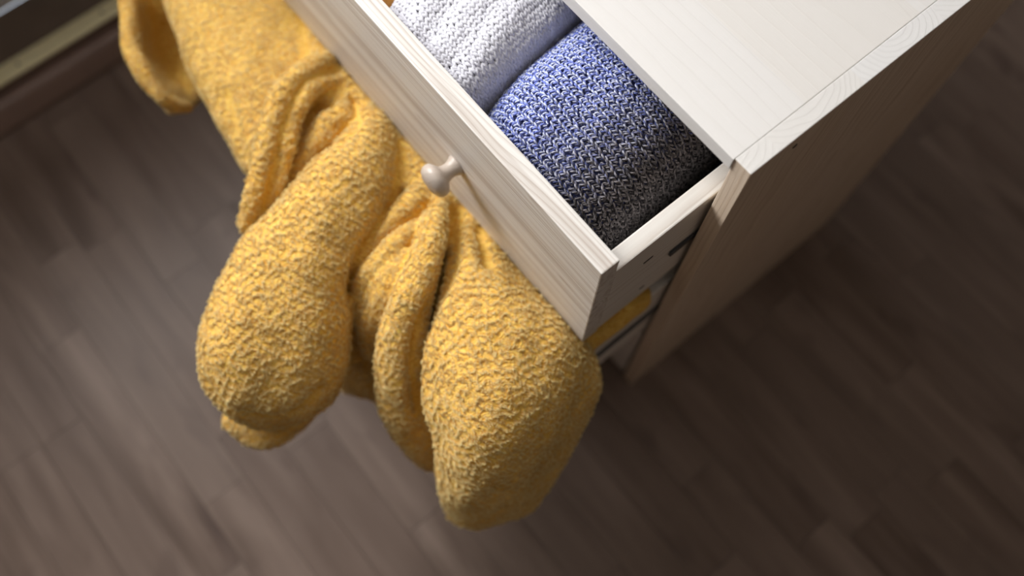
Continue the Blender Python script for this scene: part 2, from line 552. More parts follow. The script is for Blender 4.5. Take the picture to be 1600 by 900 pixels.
def drawer(ext, ztop, label):
    """front board with its own children: sides, back, bottom, runners' slots and knobs"""
    h = 0.1975
    f = box('drawer', (XRL, -ext, ztop - h), (XR, -ext + FT, ztop), M_PINE_X, chest, bevel=0.0013)
    tag(f, label=label)
    zs, zb = ztop - 0.027, ztop - 0.1896
    y0, y1 = -ext + FT + 0.0002, -ext + 0.385
    for xa, xb in ((XR - 0.0170, XR), (XRL, XRL + 0.0170)):
        box('drawer_side', (xa, y0, zb), (xb, y1, zs), M_PINE_Y, f, bevel=0.0014)
    box('drawer_back', (XRL + 0.0172, y1 - 0.014, zb), (XR - 0.0172, y1 - 0.0005, zs - 0.01), M_PINE_X, f, bevel=0.001)
    box('drawer_bottom', (XRL + 0.0172, y0, zb + 0.008), (XR - 0.0172, y1 - 0.015, zb + 0.013), M_PLY, f, bevel=0)
    for dy, dz, lx in ((0.063, -0.072, 0.011), (0.072, -0.162, 0.006)):
        box('slot', (XR - 0.0002, -ext + dy - lx / 2, ztop + dz - 0.0017), (XR + 0.0003, -ext + dy + lx / 2, ztop + dz + 0.0017), M_HOLE, f, bevel=0)
    box('slide', (XR + 0.0002, -ext + 0.095, ztop - 0.112), (XR + 0.0032, y1 - 0.02, ztop - 0.1035), M_BLACK, f, bevel=0.0007)
    for kx in (-0.2150, XL + 0.2150):
        k = link('knob', KNOB, M_KNOB, f, (kx - (XL + 0) / 2, -FT / 2, 0.5425 - 0.6502 + h / 2))
        k.rotation_euler = (math.radians(90), 0, 0)
    return f


E1, E2 = 0.1223, 0.205
Z1, Z2, Z3 = 0.6502, 0.4317, 0.2132
drawer(E1, Z1, 'top drawer pulled halfway out, holding knitwear')
drawer(E2, Z2, 'middle drawer pulled far out under the yellow blanket')
drawer(0.0, Z3, 'bottom drawer, closed')


# ------------------------------------------------------------------ the blanket
def crom(P, n):
    """Catmull-Rom through the rows of P, n samples"""
    P = np.asarray(P, float)
    Q = np.vstack([2 * P[0] - P[1], P, 2 * P[-1] - P[-2]])
    t = np.linspace(0, len(P) - 1 - 1e-9, n)
    i = t.astype(int); f = (t - i)[:, None]
    a, b, c, d = Q[i], Q[i + 1], Q[i + 2], Q[i + 3]
    return 0.5 * (2 * b + (c - a) * f + (2 * a - 5 * b + 4 * c - d) * f ** 2 + (3 * b - a - 3 * c + d) * f ** 3)


VOX = 0.0030
GLO = np.array([-0.80, -0.56, 0.02]); GHI = np.array([0.10, 0.06, 0.56])
GN = np.ceil((GHI - GLO) / VOX).astype(int) + 1
FAR = 0.03
GRID = np.full(GN, FAR, np.float32)


def stamp(points, k):
    """add a chain of balls (x, y, z, r) to the field, blended over a width k"""
    global GRID
    pts = np.asarray(points, float)
    lo_ = np.maximum(((pts[:, :3] - pts[:, 3:4]).min(0) - FAR - GLO) / VOX, 0).astype(int)
    hi_ = np.minimum(((pts[:, :3] + pts[:, 3:4]).max(0) + FAR - GLO) / VOX + 2, GN).astype(int)
    if (hi_ <= lo_).any(): return
    d = np.full(hi_ - lo_, FAR, np.float32)
    ax = [((np.arange(lo_[i], hi_[i]) * VOX) + GLO[i]).astype(np.float32) for i in range(3)]
    for px, py, pz, r in pts:
        sl = []
        for i, c in enumerate((px, py, pz)):
            a = int(max(0, math.floor((c - r - 0.020 - GLO[i]) / VOX) - lo_[i]))
            b = int(min(hi_[i] - lo_[i], math.ceil((c + r + 0.020 - GLO[i]) / VOX) + 1 - lo_[i]))
            sl.append((a, b))
        if any(b <= a for a, b in sl): continue
        X = ax[0][sl[0][0]:sl[0][1]][:, None, None] - px
        Y = ax[1][sl[1][0]:sl[1][1]][None, :, None] - py
        Z = ax[2][sl[2][0]:sl[2][1]][None, None, :] - pz
        dd = np.sqrt(X * X + Y * Y + Z * Z) - r
        s = (slice(*sl[0]), slice(*sl[1]), slice(*sl[2]))
        np.minimum(d[s], dd, out=d[s])
    g = GRID[lo_[0]:hi_[0], lo_[1]:hi_[1], lo_[2]:hi_[2]]
    if k > 0:
        hh = np.maximum(k - np.abs(g - d), 0) / k
        g[...] = np.minimum(g, d) - hh * hh * k * 0.25
    else:
        np.minimum(g, d, out=g)


def chain(rows, k=0.006):
    """rows of (u, v, z, r): places in the picture at a height, and the fold's radius"""
    P = np.array([[*at(u, v, z), r] for u, v, z, r in rows])
    L = np.linalg.norm(np.diff(P[:, :3], axis=0), axis=1).sum()
    n = max(4, int(L / max(0.0025, P[:, 3].min() * 0.18)))
    stamp(crom(P, n), k)


def groove(rows, k=0.006):
    """press a crease into the cloth along a line of (u, v, z, r)"""
    global GRID
    keep = GRID
    GRID = np.full(GN, FAR, np.float32)
    chain(rows, 0)
    d = -GRID
    hh = np.maximum(k - np.abs(keep - d), 0) / k
    GRID = np.where(d > -FAR + 1e-4, np.maximum(keep, d) + hh * hh * k * 0.25, keep)


def on_cloth(u, v):
    """height at which the line of sight to (u, v) first meets the cloth"""
    z = np.arange(0.555, 0.03, -0.001)
    P = np.array([at(u, v, q) for q in z])
    I = np.round((P - GLO) / VOX).astype(int)
    ok = ((I >= 0) & (I < GN)).all(1)
    I = np.clip(I, 0, GN - 1)
    hit = ok & (GRID[I[:, 0], I[:, 1], I[:, 2]] < 0)
    return z[hit.argmax()] if hit.any() else None


def crease(uv, r, depth, k=0.006):
    """press a crease that follows the cloth's own surface"""
    rows = []
    for u, v in uv:
        z = on_cloth(u, v)
        if z is not None: rows.append((u, v, z + r - depth, r))
    if len(rows) > 1: groove(rows, k)


def welt(uv, r, lift, k=0.003):
    """a raised hem that follows the cloth's own surface"""
    rows = []
    for u, v in uv:
        z = on_cloth(u, v)
        if z is not None: rows.append((u, v, z - r + lift, r))
    if len(rows) > 1: chain(rows, k)


def sheet(grid, r, k=0.006, step=0.006):
    """a padded sheet through a net of (u, v, z)"""
    G = np.array([[at(*c) for c in row_] for row_ in grid])
    n1 = int(np.linalg.norm(np.diff(G, axis=0), axis=2).sum(0).max() / step) + 2
    n2 = int(np.linalg.norm(np.diff(G, axis=1), axis=2).sum(1).max() / step) + 2
    A = np.stack([crom(G[:, j], n1) for j in range(G.shape[1])], 1)
    B = np.stack([crom(A[i], n2) for i in range(n1)], 0).reshape(-1, 3)
    stamp(np.hstack([B, np.full((len(B), 1), r)]), k)


#BLANKET_BEGIN
# the layer draped over the middle drawer's front board
stamp([(x_, -E2 + dy_, Z2 + dz_, 0.0055) for x_ in np.arange(-0.70, 0.002, 0.004) for dy_, dz_ in ((0.024, 0.001), (0.020, 0.001), (0.016, 0.0015), (0.012, 0.0015), (0.008, 0.0015), (0.004, 0.0015), (0.0, 0.0015), (-0.004, -0.001), (-0.0062, -0.006), (-0.0065, -0.011), (-0.0065, -0.016), (-0.0065, -0.021), (-0.0065, -0.026), (-0.0065, -0.031), (-0.0065, -0.036), (-0.0065, -0.041), (-0.0065, -0.046), (-0.0065, -0.051), (-0.0065, -0.056), (-0.0065, -0.061), (-0.0065, -0.066), (-0.0065, -0.07))], 0.006)
# smooth sheet lying over the drawer front at the far end, and its hanging flap
sheet([[(420, -90, .424), (452, -30, .424), (520, 60, .424), (590, 150, .424)],
       [(330, -90, .440), (380, -20, .440), (440, 80, .440), (500, 180, .428)],
       [(262, -90, .446), (310, -20, .450), (360, 90, .450), (430, 230, .434)],
       [(226, -90, .420), (262, -20, .425), (318, 120, .425), (395, 255, .420)],
       [(236, -90, .36), (275, -10, .36), (335, 140, .35), (410, 270, .35)]], 0.011, 0.010)
sheet([[(240, -90, .42), (262, -20, .40), (290, 60, .34), (318, 130, .31)],
       [(215, -90, .42), (232, -10, .39), (256, 80, .33), (296, 160, .31)],
       [(194, -90, .42), (202, 0, .40), (222, 95, .36), (268, 168, .33)]], 0.009, 0.008)
chain([(194, -90, .43, .010), (198, 0, .43, .010), (202, 70, .428, .010), (220, 110, .42, .010), (250, 150, .405, .008), (272, 165, .38, .008), (292, 168, .35, .008)], 0.005)
# padding inside the middle drawer, spilling over its right side
sheet([[(860, 330, .444), (960, 430, .444)], [(640, 200, .444), (720, 400, .44)], [(500, 20, .444), (520, 200, .44)]], 0.016, 0.008)
stamp([(-0.032, y_, 0.412 - 0.012 * abs(math.sin(y_ * 60)), 0.017) for y_ in np.arange(-0.17, -0.028, 0.006)], 0.01)
# lapel: hem rim, seam groove, second welt, inner slope
chain([(524, 92, .446, .010), (503, 98, .466, .0115), (470, 115, .478, .012), (443, 145, .482, .012), (424, 200, .478, .012), (411, 255, .466, .012), (396, 312, .45, .011), (387, 350, .428, .010)], 0.004)
chain([(545, 128, .448, .009), (508, 124, .464, .011), (480, 140, .472, .0115), (456, 180, .472, .0115), (443, 240, .464, .0115), (428, 295, .448, .011), (406, 342, .425, .010)], 0.010)
sheet([[(535, 135, .440), (488, 158, .448), (468, 200, .446), (455, 260, .434), (438, 320, .415)],
       [(550, 170, .420), (505, 172, .414), (490, 210, .402), (478, 262, .395), (448, 332, .375)]], 0.009, 0.006)
# small inner roll
chain([(556, 178, .436, .012), (542, 180, .448, .015), (521, 192, .452, .017), (500, 222, .446, .016), (474, 258, .436, .015), (440, 305, .42, .013)], 0.001)
# big left lobe
chain([(566, 165, .432, .012), (568, 188, .442, .016), (583, 210, .452, .025), (554, 276, .458, .041), (515, 350, .444, .055), (460, 430, .425, .058), (432, 510, .412, .058), (426, 570, .398, .050)], 0.006)
chain([(445, 430, .432, .045), (394, 520, .422, .047), (382, 570, .405, .045), (390, 604, .385, .034)], 0.03)
chain([(486, 430, .438, .040), (480, 510, .424, .042), (474, 574, .400, .042), (460, 610, .375, .031), (424, 622, .37, .028)], 0.03)
chain([(368, 658, .325, .014), (398, 678, .32, .015), (430, 677, .32, .015), (458, 660, .325, .014), (480, 640, .33, .012)], 0.0005)
# folds in the middle
chain([(672, 294, .444, .0125), (644, 320, .458, .0145), (603, 355, .456, .0155), (570, 398, .442, .016), (553, 430, .405, .016), (549, 470, .36, .015)], 0.0005)
chain([(668, 338, .446, .012), (645, 360, .460, .015), (601, 403, .456, .016), (567, 446, .428, .017), (553, 480, .37, .016)], 0.0005)
chain([(662, 370, .446, .012), (639, 402, .458, .017), (612, 450, .446, .020), (588, 492, .408, .022), (590, 535, .355, .022)], 0.0005)
sheet([[(545, 470, .34), (640, 480, .34)], [(545, 540, .30), (640, 560, .30)], [(540, 585, .26), (650, 610, .26)], [(542, 598, .22), (655, 640, .22)]], 0.011, 0.010)
# bright ridge
chain([(690, 312, .446, .013), (679, 355, .470, .016), (668, 405, .477, .0185), (647, 460, .471, .021), (632, 515, .446, .024), (627, 570, .415, .027), (636, 625, .365, .030), (656, 670, .31, .029), (675, 705, .27, .022)], 0.001)
# right lobe
sheet([[(712, 340, .440), (745, 372, .438), (800, 432, .434), (855, 495, .428), (900, 548, .420)],
       [(716, 390, .462), (752, 405, .462), (810, 462, .460), (868, 520, .452), (912, 570, .425)],
       [(702, 460, .470), (752, 470, .482), (815, 512, .482), (875, 558, .466), (917, 595, .425)],
       [(684, 540, .455), (742, 545, .484), (812, 572, .482), (872, 602, .455), (915, 618, .40)],
       [(682, 620, .435), (738, 622, .474), (802, 642, .474), (852, 660, .440), (888, 668, .37)],
       [(698, 690, .405), (738, 700, .446), (786, 715, .436), (826, 724, .390), (855, 730, .32)],
       [(703, 755, .340), (730, 766, .370), (764, 776, .360), (800, 782, .32), (822, 780, .27)],
       [(712, 798, .26), (732, 808, .262), (754, 808, .252), (778, 800, .23), (798, 788, .20)]], 0.013, 0.006)
chain([(760, 440, .44, .02), (792, 520, .43, .04), (788, 590, .405, .05), (776, 660, .36, .045), (762, 720, .31, .036), (750, 770, .26, .026)], 0.02)
chain([(850, 510, .425, .02), (878, 580, .415, .026), (862, 640, .37, .03), (836, 700, .31, .028)], 0.02)
# creases
crease([(660, 282), (630, 300), (596, 345), (562, 392), (546, 430), (544, 470), (545, 520)], .0045, .010, .005)
crease([(668, 322), (640, 345), (610, 367), (572, 405), (549, 440), (545, 470)], .0045, .013, .004)
crease([(664, 358), (640, 385), (604, 436), (574, 474), (562, 500)], .0035, .009, .004)
crease([(712, 332), (710, 370), (703, 412), (686, 455), (668, 490), (652, 540), (650, 592), (660, 640)], .009, .013, .010)
crease([(748, 362), (756, 388), (764, 412)], .007, .010, .008)
crease([(350, 150), (358, 185), (370, 225), (378, 250)], .007, .0035, .010)
crease([(524, 108), (490, 119), (462, 150), (440, 205), (428, 265), (410, 325)], .0045, .0065, .005)
crease([(552, 160), (558, 178), (560, 194), (545, 210), (520, 226), (496, 240)], .005, .009, .006)
crease([(478, 190), (492, 172), (515, 166)], .006, .007, .008)
crease([(322, 596), (342, 624), (372, 643), (410, 650), (446, 646), (478, 630), (502, 606)], .005, .007, .006)
crease([(690, 806), (720, 814), (755, 812), (785, 800)], .0035, .004, .006)
#BLANKET_END

# slow unevenness of the cloth
ax = [(np.arange(GN[i]) * VOX + GLO[i]).astype(np.float32) for i in range(3)]
XX, YY, ZZ = ax[0][:, None, None], ax[1][None, :, None], ax[2][None, None, :]
GRID += (0.0011 * np.sin(61 * XX + 37 * YY + 1.0) * np.sin(47 * YY - 52 * ZZ) + 0.0008 * np.sin(103 * XX - 71 * ZZ + 2) * np.sin(89 * YY + 40 * XX)).astype(np.float32)


def carve(lo_, hi_, clear=0.0015):
    """keep the cloth out of a board"""
    q = np.maximum(np.maximum(np.maximum(lo_[0] - XX, XX - hi_[0]), np.maximum(lo_[1] - YY, YY - hi_[1])), np.maximum(lo_[2] - ZZ, ZZ - hi_[2]))
    np.maximum(GRID, clear - q, out=GRID)


H = 0.1975
carve((-1, -E1, Z1 - H), (XR, -E1 + FT, Z1))                                  # top drawer's front
carve((-1, -E1, Z1 - 0.1896), (XR, 0.3, Z1))                                  # and all the rest of that drawer
carve((-1, -E2, Z2 - H), (XR, -E2 + FT, Z2))                                  # middle drawer's front
carve((XR - 0.017, -E2 + FT, Z2 - 0.1896), (XR, 0.3, Z2 - 0.027))
carve((-1, -E2 + 0.01, 0), (XR - 0.017, 0.3, 0.39))
carve((-TS, -0.002, 0), (0.05, 0.3, 0.8), 0.002)
carve((-1, -0.001, 0.0), (0.05, 0.3, Z3 + 0.002), 0.002)
# front-plane knob of the top drawer
kx, ky, kz = -0.215, -E1, 0.5425
q = np.sqrt((XX - kx) ** 2 + (ZZ - kz) ** 2 + 0 * YY) - 0.0185
q = np.maximum(q, np.maximum(-E1 - 0.037 - YY, YY + E1))
np.maximum(GRID, 0.001 - q, out=GRID)
GRID[0] = GRID[-1] = FAR; GRID[:, 0] = FAR; GRID[:, -1] = FAR; GRID[:, :, 0] = FAR; GRID[:, :, -1] = FAR


def surface_nets(d, lo_, h):
    ins = d < 0
    n = np.array(d.shape) - 1
    cnt = np.zeros(n, np.int8)
    corners = [(i, j, k) for i in (0, 1) for j in (0, 1) for k in (0, 1)]
    for i, j, k in corners:
        cnt += ins[i:i + n[0], j:j + n[1], k:k + n[2]]
    act = np.argwhere((cnt > 0) & (cnt < 8))
    idx = np.full(n, -1, np.int32)
    idx[act[:, 0], act[:, 1], act[:, 2]] = np.arange(len(act))
    acc = np.zeros((len(act), 3)); w = np.zeros(len(act))
    for a in corners:
        for axn in range(3):
            if a[axn] == 1: continue
            b = list(a); b[axn] = 1
            va = d[act[:, 0] + a[0], act[:, 1] + a[1], act[:, 2] + a[2]]
            vb = d[act[:, 0] + b[0], act[:, 1] + b[1], act[:, 2] + b[2]]
            cr = (va < 0) != (vb < 0)
            t = np.where(cr, va / np.where(cr, va - vb, 1), 0)
            p = np.tile(np.array(a, float), (len(act), 1)); p[:, axn] = t
            acc[cr] += p[cr]; w[cr] += 1
    V = (act + acc / w[:, None]) * h + lo_
    F = []
    for axn in range(3):
        o1, o2 = (axn + 1) % 3, (axn + 2) % 3
        s0 = [slice(None)] * 3; s1 = [slice(None)] * 3
        s0[axn] = slice(0, -1); s1[axn] = slice(1, None)
        e = np.argwhere(ins[tuple(s0)] != ins[tuple(s1)])
        e = e[(e[:, o1] > 0) & (e[:, o2] > 0) & (e[:, o1] < n[o1]) & (e[:, o2] < n[o2])]
        flip = ins[e[:, 0], e[:, 1], e[:, 2]]
        quad = []
        for da, db in ((0, 0), (-1, 0), (-1, -1), (0, -1)):
            c = e.copy(); c[:, o1] += da; c[:, o2] += db
            quad.append(idx[c[:, 0], c[:, 1], c[:, 2]])
        Q = np.stack(quad, 1)
        Q[~flip] = Q[~flip][:, ::-1]
        F.append(Q)
    return V, np.vstack(F)


V, F = surface_nets(GRID, GLO, VOX)


def biggest_piece(V, F):
    lab = np.arange(len(V))
    while True:
        m = lab[F].min(1)
        new = lab.copy()
        for c in range(4): np.minimum.at(new, F[:, c], m)
        new = new[new]
        if (new == lab).all(): break
        lab = new
    u, cts = np.unique(lab, return_counts=True)
    print('cloth pieces', sorted(cts.tolist(), reverse=True)[:6])
    keep = lab == u[cts.argmax()]
    mp = np.cumsum(keep) - 1
    return V[keep], mp[F[keep[F[:, 0]]]]


V, F = biggest_piece(V, F)


def relax(V, F, it, f=0.5):
    E = np.vstack([F[:, [0, 1]], F[:, [1, 2]], F[:, [2, 3]], F[:, [3, 0]]])
    deg = np.bincount(E.ravel(), minlength=len(V))[:, None]
    for _ in range(it):
        acc = np.stack([np.bincount(E[:, 0], V[E[:, 1], c], len(V)) + np.bincount(E[:, 1], V[E[:, 0], c], len(V)) for c in range(3)], 1)
        V = V * (1 - f) + acc / deg * f
    return V


V = relax(V, F, 6)
org = np.array([-0.3, -0.25, 0.44])
bl = link('fleece_blanket', mesh_np('fleece_blanket', V - org, F), M_FLEECE, None, tuple(org))
tag(bl, 'yellow fleece blanket spilling over the open middle drawer in thick soft folds', 'blanket')
md = bl.modifiers.new('subdivide', 'SUBSURF'); md.levels = 1; md.render_levels = 1

# the pile: short strands combed into tufts
PILE = 330000
tri = np.vstack([F[:, [0, 1, 2]], F[:, [0, 2, 3]]])
A3, B3, C3 = V[tri[:, 0]], V[tri[:, 1]], V[tri[:, 2]]
nr = np.cross(B3 - A3, C3 - A3); area = np.linalg.norm(nr, axis=1); nr /= area[:, None] + 1e-15
mid = (A3 + B3 + C3) / 3
w = area * (nr[:, 2] > -0.45) * (mid[:, 1] < -E1 + 0.012) * (mid[:, 2] > 0.12)
print('cloth area', area.sum() / 2, 'with pile', w.sum() / 2)
ti = RNG.choice(len(tri), PILE, p=w / w.sum())
r1, r2 = np.sqrt(RNG.uniform(0, 1, (PILE, 1))), RNG.uniform(0, 1, (PILE, 1))
P0 = A3[ti] * (1 - r1) + B3[ti] * r1 * (1 - r2) + C3[ti] * r1 * r2
vn = np.zeros_like(V)
for c in range(3): np.add.at(vn, tri[:, c], nr * area[:, None])
vn /= np.linalg.norm(vn, axis=1, keepdims=True) + 1e-15
NN = vn[tri[ti, 0]] * (1 - r1) + vn[tri[ti, 1]] * r1 * (1 - r2) + vn[tri[ti, 2]] * r1 * r2
NN /= np.linalg.norm(NN, axis=1, keepdims=True) + 1e-15
lay = np.array([0.63, 0.77, 0.05])


def tuft(P, n, lam, along, seed):
    """smooth random field with ridges running along the lay, and its gradient"""
    rg = np.random.default_rng(seed)
    val = np.zeros(len(P)); grad = np.zeros_like(P)
    e2 = np.array([-0.77, 0.63, 0.0]); e3 = np.array([0, 0, 1.0])
    for _ in range(n):
        th = rg.uniform(0, 2 * math.pi)
        k = (math.cos(th) * e2 + math.sin(th) * e3 + rg.normal(0, along) * lay) * 2 * math.pi / (lam * rg.uniform(0.75, 1.5))
        ph = P @ k + rg.uniform(0, 6.28)
        val += np.cos(ph); grad += -np.sin(ph)[:, None] * k
    sc = math.sqrt(2 / n)
    return val * sc, grad * sc


cav = ((relax(V, F, 25) - V) * vn).sum(1)
cv0 = cav[tri[ti, 0]][:, None] * (1 - r1) + cav[tri[ti, 1]][:, None] * r1 * (1 - r2) + cav[tri[ti, 2]][:, None] * r1 * r2
open_ = np.clip(1.0 - cv0 / 0.0011, 0.12, 1.0)
tv, tg = tuft(P0, 22, 0.0070, 0.40, 3)
sv, sg = tuft(P0, 12, 0.030, 0.9, 5)
tg -= (tg * NN).sum(1, keepdims=True) * NN
tg /= np.abs(tg).max() * 0.35
lt = lay[None] - (NN @ lay)[:, None] * NN
lt /= np.linalg.norm(lt, axis=1, keepdims=True) + 1e-9
bt = np.cross(NN, lt)
ang = 0.9 * sv[:, None] + RNG.normal(0, 0.35, (PILE, 1))
dirn = np.cos(ang) * lt + np.sin(ang) * bt
calm = 0.40 + 0.60 * np.clip((P0[:, :1] + 0.50) / 0.13, 0, 1)
midf = at(606, 410, 0.455)
calm *= 1 - 0.5 * np.exp(-((P0 - midf) ** 2).sum(1, keepdims=True) / 0.045 ** 2)
hgt = 0.0024 * open_ * (0.35 + 0.65 * calm) * (0.75 + 0.30 * tv[:, None] * calm) * RNG.uniform(0.8, 1.15, (PILE, 1))
st_ = np.array([0.0, 0.40, 0.75, 1.0])[None, :, None]
curve = (P0[:, None] - NN[:, None] * 0.0006 + NN[:, None] * (hgt[:, None] * np.sin(st_ * 1.75))
         + (tg * calm * open_)[:, None] * (0.0015 * st_ ** 1.2) + (dirn * open_)[:, None] * (0.0030 * st_ ** 1.6))
curve += RNG.normal(0, 0.00012, curve.shape) * st_
hc = bpy.data.hair_curves.new('pile')
hc.add_curves([4] * PILE)
hc.position_data.foreach_set('vector', (curve - org).astype(np.float32).ravel())
ra = hc.attributes.get('radius') or hc.attributes.new('radius', 'FLOAT', 'POINT')
ra.data.foreach_set('value', np.tile(np.array([0.00026, 0.00026, 0.00020, 0.00007], np.float32), PILE))
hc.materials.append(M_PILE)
pile = bpy.data.objects.new('pile', hc)
C.objects.link(pile)
pile.parent = bl
tag(pile, kind='stuff')


# ------------------------------------------------------------------ knitwear in the top drawer
class Roll:
    """a folded garment: a rounded hump across x, run along y"""
    def __init__(s, xc, hw, zb, h, y0, y1, n=3.0, skew=0.0, front=0.25, lump=0.004, ph=0.0, xpow=2.0):
        s.__dict__.update(locals())
        th = np.linspace(math.pi, 0, 1500)
        cx = np.sign(np.cos(th)) * np.abs(np.cos(th)) ** (2 / n)
        sz = (zb - 0.475) / h + np.abs(np.sin(th)) ** (2 / n)
        wl_ = np.linspace(0, (zb - 0.475) / h, 40)[:-1]
        cx = np.concatenate([np.full(39, -1.0), cx, np.full(39, 1.0)]); sz = np.concatenate([wl_, sz, wl_[::-1]])
        ds = np.hypot(np.diff(cx * hw), np.diff(sz * h))
        s.cum = np.concatenate([[0], np.cumsum(ds)]); s.L = s.cum[-1]
        s.cx, s.sz = cx, sz
    def pos(s, a, y):
        """a = length along the hump, y = across"""
        c = np.interp(a, s.cum, s.cx); z = np.interp(a, s.cum, s.sz)
        t = np.clip((s.y0 + 0.075 - y) / 0.075, 0, 1)
        f = 1 - s.front * t ** s.xpow
        wv = s.lump * np.sin(9 * c * 1.3 + 31 * y + s.ph) * z + s.lump * 0.6 * np.sin(57 * y + 4 * c + s.ph)* z
        hwf = s.hw * (1 - 0.10 * t ** 3)
        return np.stack([s.xc + hwf * c + s.skew * (y - s.y0), y + 0 * a, 0.475 + s.h * z * f + wv], -1)
    def frame(s, a, y):
        e = 4e-4
        p = s.pos(a, y)
        ta = s.pos(np.clip(a + e, 0, s.L), y) - s.pos(np.clip(a - e, 0, s.L), y)
        tb = s.pos(a, y + e) - s.pos(a, y - e)
        n = np.cross(ta, tb); n /= np.linalg.norm(n, axis=-1, keepdims=True) + 1e-12
        n *= np.where(n[..., 2:3] < -0.3, -1, 1)
        return p, n
    def body(s, name, mat, inset=0.002):
        na, nb = 90, 60
        A, B = np.meshgrid(np.linspace(0, s.L, na), np.linspace(s.y0, s.y1, nb), indexing='ij')
        p, nn = s.frame(A, B)
        p = p - nn * inset
        V = p.reshape(-1, 3)
        I = np.arange(na * nb).reshape(na, nb)
        F = np.stack([I[:-1, :-1], I[1:, :-1], I[1:, 1:], I[:-1, 1:]], -1).reshape(-1, 4)
        me = mesh_np(name, V, F)
        bm = bmesh.new(); bm.from_mesh(me)
        bd = [e for e in bm.edges if e.is_boundary]
        bmesh.ops.contextual_create(bm, geom=bd)
        bmesh.ops.holes_fill(bm, edges=[e for e in bm.edges if e.is_boundary])
        bmesh.ops.recalc_face_normals(bm, faces=bm.faces)
        bm.to_mesh(me); bm.free()
        return link(name, me, mat)


def tubes(cl, nrm, rad, col, ngon=5):
    """tubes along many short centre lines: cl (N, K, 3), nrm (N, K, 3), col (N, 3)"""
    Nn, K = cl.shape[:2]
    t = np.gradient(cl, axis=1); t /= np.linalg.norm(t, axis=-1, keepdims=True) + 1e-12
    b = np.cross(t, nrm); b /= np.linalg.norm(b, axis=-1, keepdims=True) + 1e-12
    n2 = np.cross(b, t)
    ang = np.arange(ngon) / ngon * 2 * math.pi
    taper = (0.45 + 0.55 * np.sin(np.linspace(0.12, 0.88, K) * math.pi))[None, :, None, None]
    V = cl[:, :, None] + rad * taper * (np.cos(ang)[None, None, :, None] * b[:, :, None] + np.sin(ang)[None, None, :, None] * n2[:, :, None])
    I = np.arange(Nn * K * ngon).reshape(Nn, K, ngon)
    J = np.roll(I, -1, 2)
    F = np.stack([I[:, :-1], J[:, :-1], J[:, 1:], I[:, 1:]], -1).reshape(-1, 4)
    cc = np.repeat(col, K * ngon, axis=0)
    return V.reshape(-1, 3), F, cc


def knit(roll, body, mat, wale, course, rad, colour, ribbed, plies=2, arange=None, yrange=None, purl=1.1, lift=0.0010, jit=0.12, name='knit_stitches'):
    a0, a1 = arange or (0.0, roll.L); y0, y1 = yrange or (roll.y0 + 0.002, roll.y1 - 0.002)
    ca = np.arange(a0, a1, course); cb = np.arange(y0, y1, wale)
    Vs, Fs, Cs = [], [], []
    nv = 0
    K = 7
    s = np.linspace(0, 1, K)[None]
    for kind in (('knit', 'purl') if ribbed else ('knit',)):
        A, B = np.meshgrid(ca, cb, indexing='ij')
        A = A.ravel(); B = B.ravel()
        n = len(A)
        A = A + RNG.normal(0, course * jit, n); B = B + RNG.normal(0, wale * jit * 0.6, n)
        for side in (-1, 1):
            if kind == 'knit':
                hw = wale * (0.40 if ribbed else 0.47)
                aa = A[:, None] + course * ((1.25 if ribbed else 1.75) * s - 0.1)
                bb = B[:, None] + side * hw * s ** 0.85 + side * hw * 0.12
                hh = lift + rad * (0.9 * np.sin(s * math.pi * 0.85 + 0.35) + 0.5)
            else:
                if side == 1: continue
                aa = A[:, None] + course * (0.5 + 0.45 * np.sin(s * math.pi))
                bb = B[:, None] + wale * 0.5 + wale * 0.30 * (2 * s - 1)
                hh = lift - rad * purl + rad * 0.7 * np.sin(s * math.pi)
            aa = np.clip(aa, 0, roll.L)
            bb = np.broadcast_to(bb, aa.shape)
            p, nr = roll.frame(aa, bb)
            hh = np.broadcast_to(hh, aa.shape) + RNG.normal(0, rad * 0.15, (n, 1))
            cl = p + nr * hh[..., None]
            t = np.gradient(cl, axis=1); t /= np.linalg.norm(t, axis=-1, keepdims=True) + 1e-12
            bt = np.cross(t, nr)
            ph0 = RNG.uniform(0, 6.28, (n, 1))
            for ply in range(plies):
                if plies > 1:
                    ph = ph0 + s * 2 * math.pi * 0.9 + ply * 2 * math.pi / plies
                    c2 = cl + rad * 0.52 * (np.cos(ph)[..., None] * bt + np.sin(ph)[..., None] * nr)
                    rr = rad * 0.62
                else:
                    c2 = cl; rr = rad
                v, f, c = tubes(c2, nr, rr, colour(A, B, ply, n), 5)
                Vs.append(v); Fs.append(f + nv); Cs.append(c); nv += len(v)
    V = np.vstack(Vs); F = np.vstack(Fs); cc = np.vstack(Cs)
    me = mesh_np(name, V, F)
    at_ = me.attributes.new('yarn', 'FLOAT_COLOR', 'POINT')
    at_.data.foreach_set('color', np.hstack([cc, np.ones((len(cc), 1))]).astype(np.float32).ravel())
    o = link(name, me, mat, body)
    tag(o, kind='stuff')
    return o


YB = -E1 + FT + 0.0015
blue = Roll(-0.134, 0.084, 0.560, 0.086, YB, 0.20, n=2.7, skew=-0.10, front=0.16, lump=0.0004, ph=0.6)
M_BLUE_BODY = simple('blue_knit_ground', (0.09, 0.11, 0.30), 0.95, var=0.2, nscale=300)
bb_ = blue.body('ribbed_sweater', M_BLUE_BODY, 0.0012)
tag(bb_, 'folded rib-knit sweater fading from marled blue to charcoal grey, in the top drawer', 'sweater')


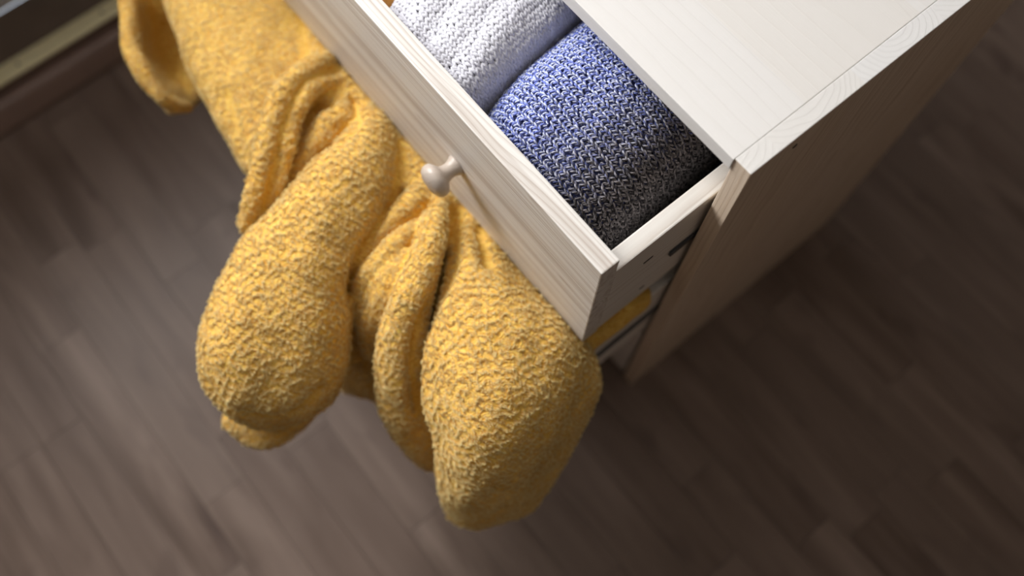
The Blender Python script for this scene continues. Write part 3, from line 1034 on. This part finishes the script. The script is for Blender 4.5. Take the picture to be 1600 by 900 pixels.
def blue_colour(A, B, ply, n):
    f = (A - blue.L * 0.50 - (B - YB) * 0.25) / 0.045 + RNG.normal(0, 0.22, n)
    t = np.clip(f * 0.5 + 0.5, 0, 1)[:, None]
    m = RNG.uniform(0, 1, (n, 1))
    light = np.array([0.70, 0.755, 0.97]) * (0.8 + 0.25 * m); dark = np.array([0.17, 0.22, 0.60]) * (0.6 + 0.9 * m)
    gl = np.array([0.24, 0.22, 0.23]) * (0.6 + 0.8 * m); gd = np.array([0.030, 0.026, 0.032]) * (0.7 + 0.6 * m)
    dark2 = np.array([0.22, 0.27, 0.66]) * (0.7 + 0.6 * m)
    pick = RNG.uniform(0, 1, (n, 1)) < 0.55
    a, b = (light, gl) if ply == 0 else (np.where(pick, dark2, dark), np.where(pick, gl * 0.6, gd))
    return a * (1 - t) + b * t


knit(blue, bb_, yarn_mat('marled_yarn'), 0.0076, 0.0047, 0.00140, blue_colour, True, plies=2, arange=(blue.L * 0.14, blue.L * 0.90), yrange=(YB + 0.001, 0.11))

white = Roll(-0.2835, 0.0655, 0.590, 0.053, YB, 0.20, n=4.2, skew=-0.12, front=0.10, lump=0.0004, ph=2.1)
M_WHITE_BODY = simple('white_knit_ground', (0.40, 0.40, 0.50), 0.95, var=0.1, nscale=200)
wb_ = white.body('fluffy_sweater', M_WHITE_BODY, 0.0012)
tag(wb_, 'folded fluffy off-white stockinette sweater beside the blue one in the top drawer', 'sweater')


def white_colour(A, B, ply, n):
    m = RNG.uniform(0.88, 1.05, (n, 1))
    return np.minimum(np.array([0.80, 0.80, 0.87]) * m, 0.95)


knit(white, wb_, yarn_mat('mohair_yarn', 0.5, 1400), 0.0050, 0.0046, 0.00165, white_colour, False, plies=1, arange=(white.L * 0.12, white.L * 0.92), yrange=(YB + 0.001, 0.12), jit=0.16, lift=0.0002)

nf = 9000
fa = RNG.uniform(white.L * 0.12, white.L * 0.92, (nf, 1)); fy = RNG.uniform(YB + 0.001, 0.10, (nf, 1))
pf, nf_ = white.frame(fa, fy)
pf, nf_ = pf[:, 0], nf_[:, 0]
fd = RNG.normal(0, 1, (nf, 3)); fd -= (fd * nf_).sum(1, keepdims=True) * nf_
fd /= np.linalg.norm(fd, axis=1, keepdims=True)
fd2 = np.cross(nf_, fd)
fl_ = RNG.uniform(0.003, 0.007, (nf, 1))
tt = np.linspace(0, 1, 5)[None, :, None]
bend = RNG.normal(0, 0.7, (nf, 1))
cv = pf[:, None] + nf_[:, None] * (0.0012 + fl_[:, None] * 0.42 * np.sin(tt * 2.3)) + fd[:, None] * (fl_[:, None] * tt) + fd2[:, None] * ((fl_ * bend)[:, None] * tt ** 2)
fz = bpy.data.hair_curves.new('fuzz')
fz.add_curves([5] * nf)
fz.position_data.foreach_set('vector', cv.astype(np.float32).ravel())
ra = fz.attributes.get('radius') or fz.attributes.new('radius', 'FLOAT', 'POINT')
ra.data.foreach_set('value', np.tile(np.array([0.00006, 0.00006, 0.00005, 0.00004, 0.00002], np.float32), nf))
fz.materials.append(simple('mohair_fuzz', (0.82, 0.82, 0.88), 0.9))
fo = bpy.data.objects.new('fuzz', fz); C.objects.link(fo); fo.parent = wb_
tag(fo, kind='stuff')

gold = Roll(-0.432, 0.072, 0.475, 0.135, YB, 0.20, n=2.6, skew=-0.1, front=0.15, lump=0.009, ph=0.2)
M_GOLD = simple('ochre_jersey', (0.62, 0.30, 0.075), 0.85, var=0.12, nscale=60)
gb_ = gold.body('ochre_garment', M_GOLD, 0.0)
tag(gb_, 'crumpled ochre garment at the far end of the top drawer, behind the white sweater', 'garment')
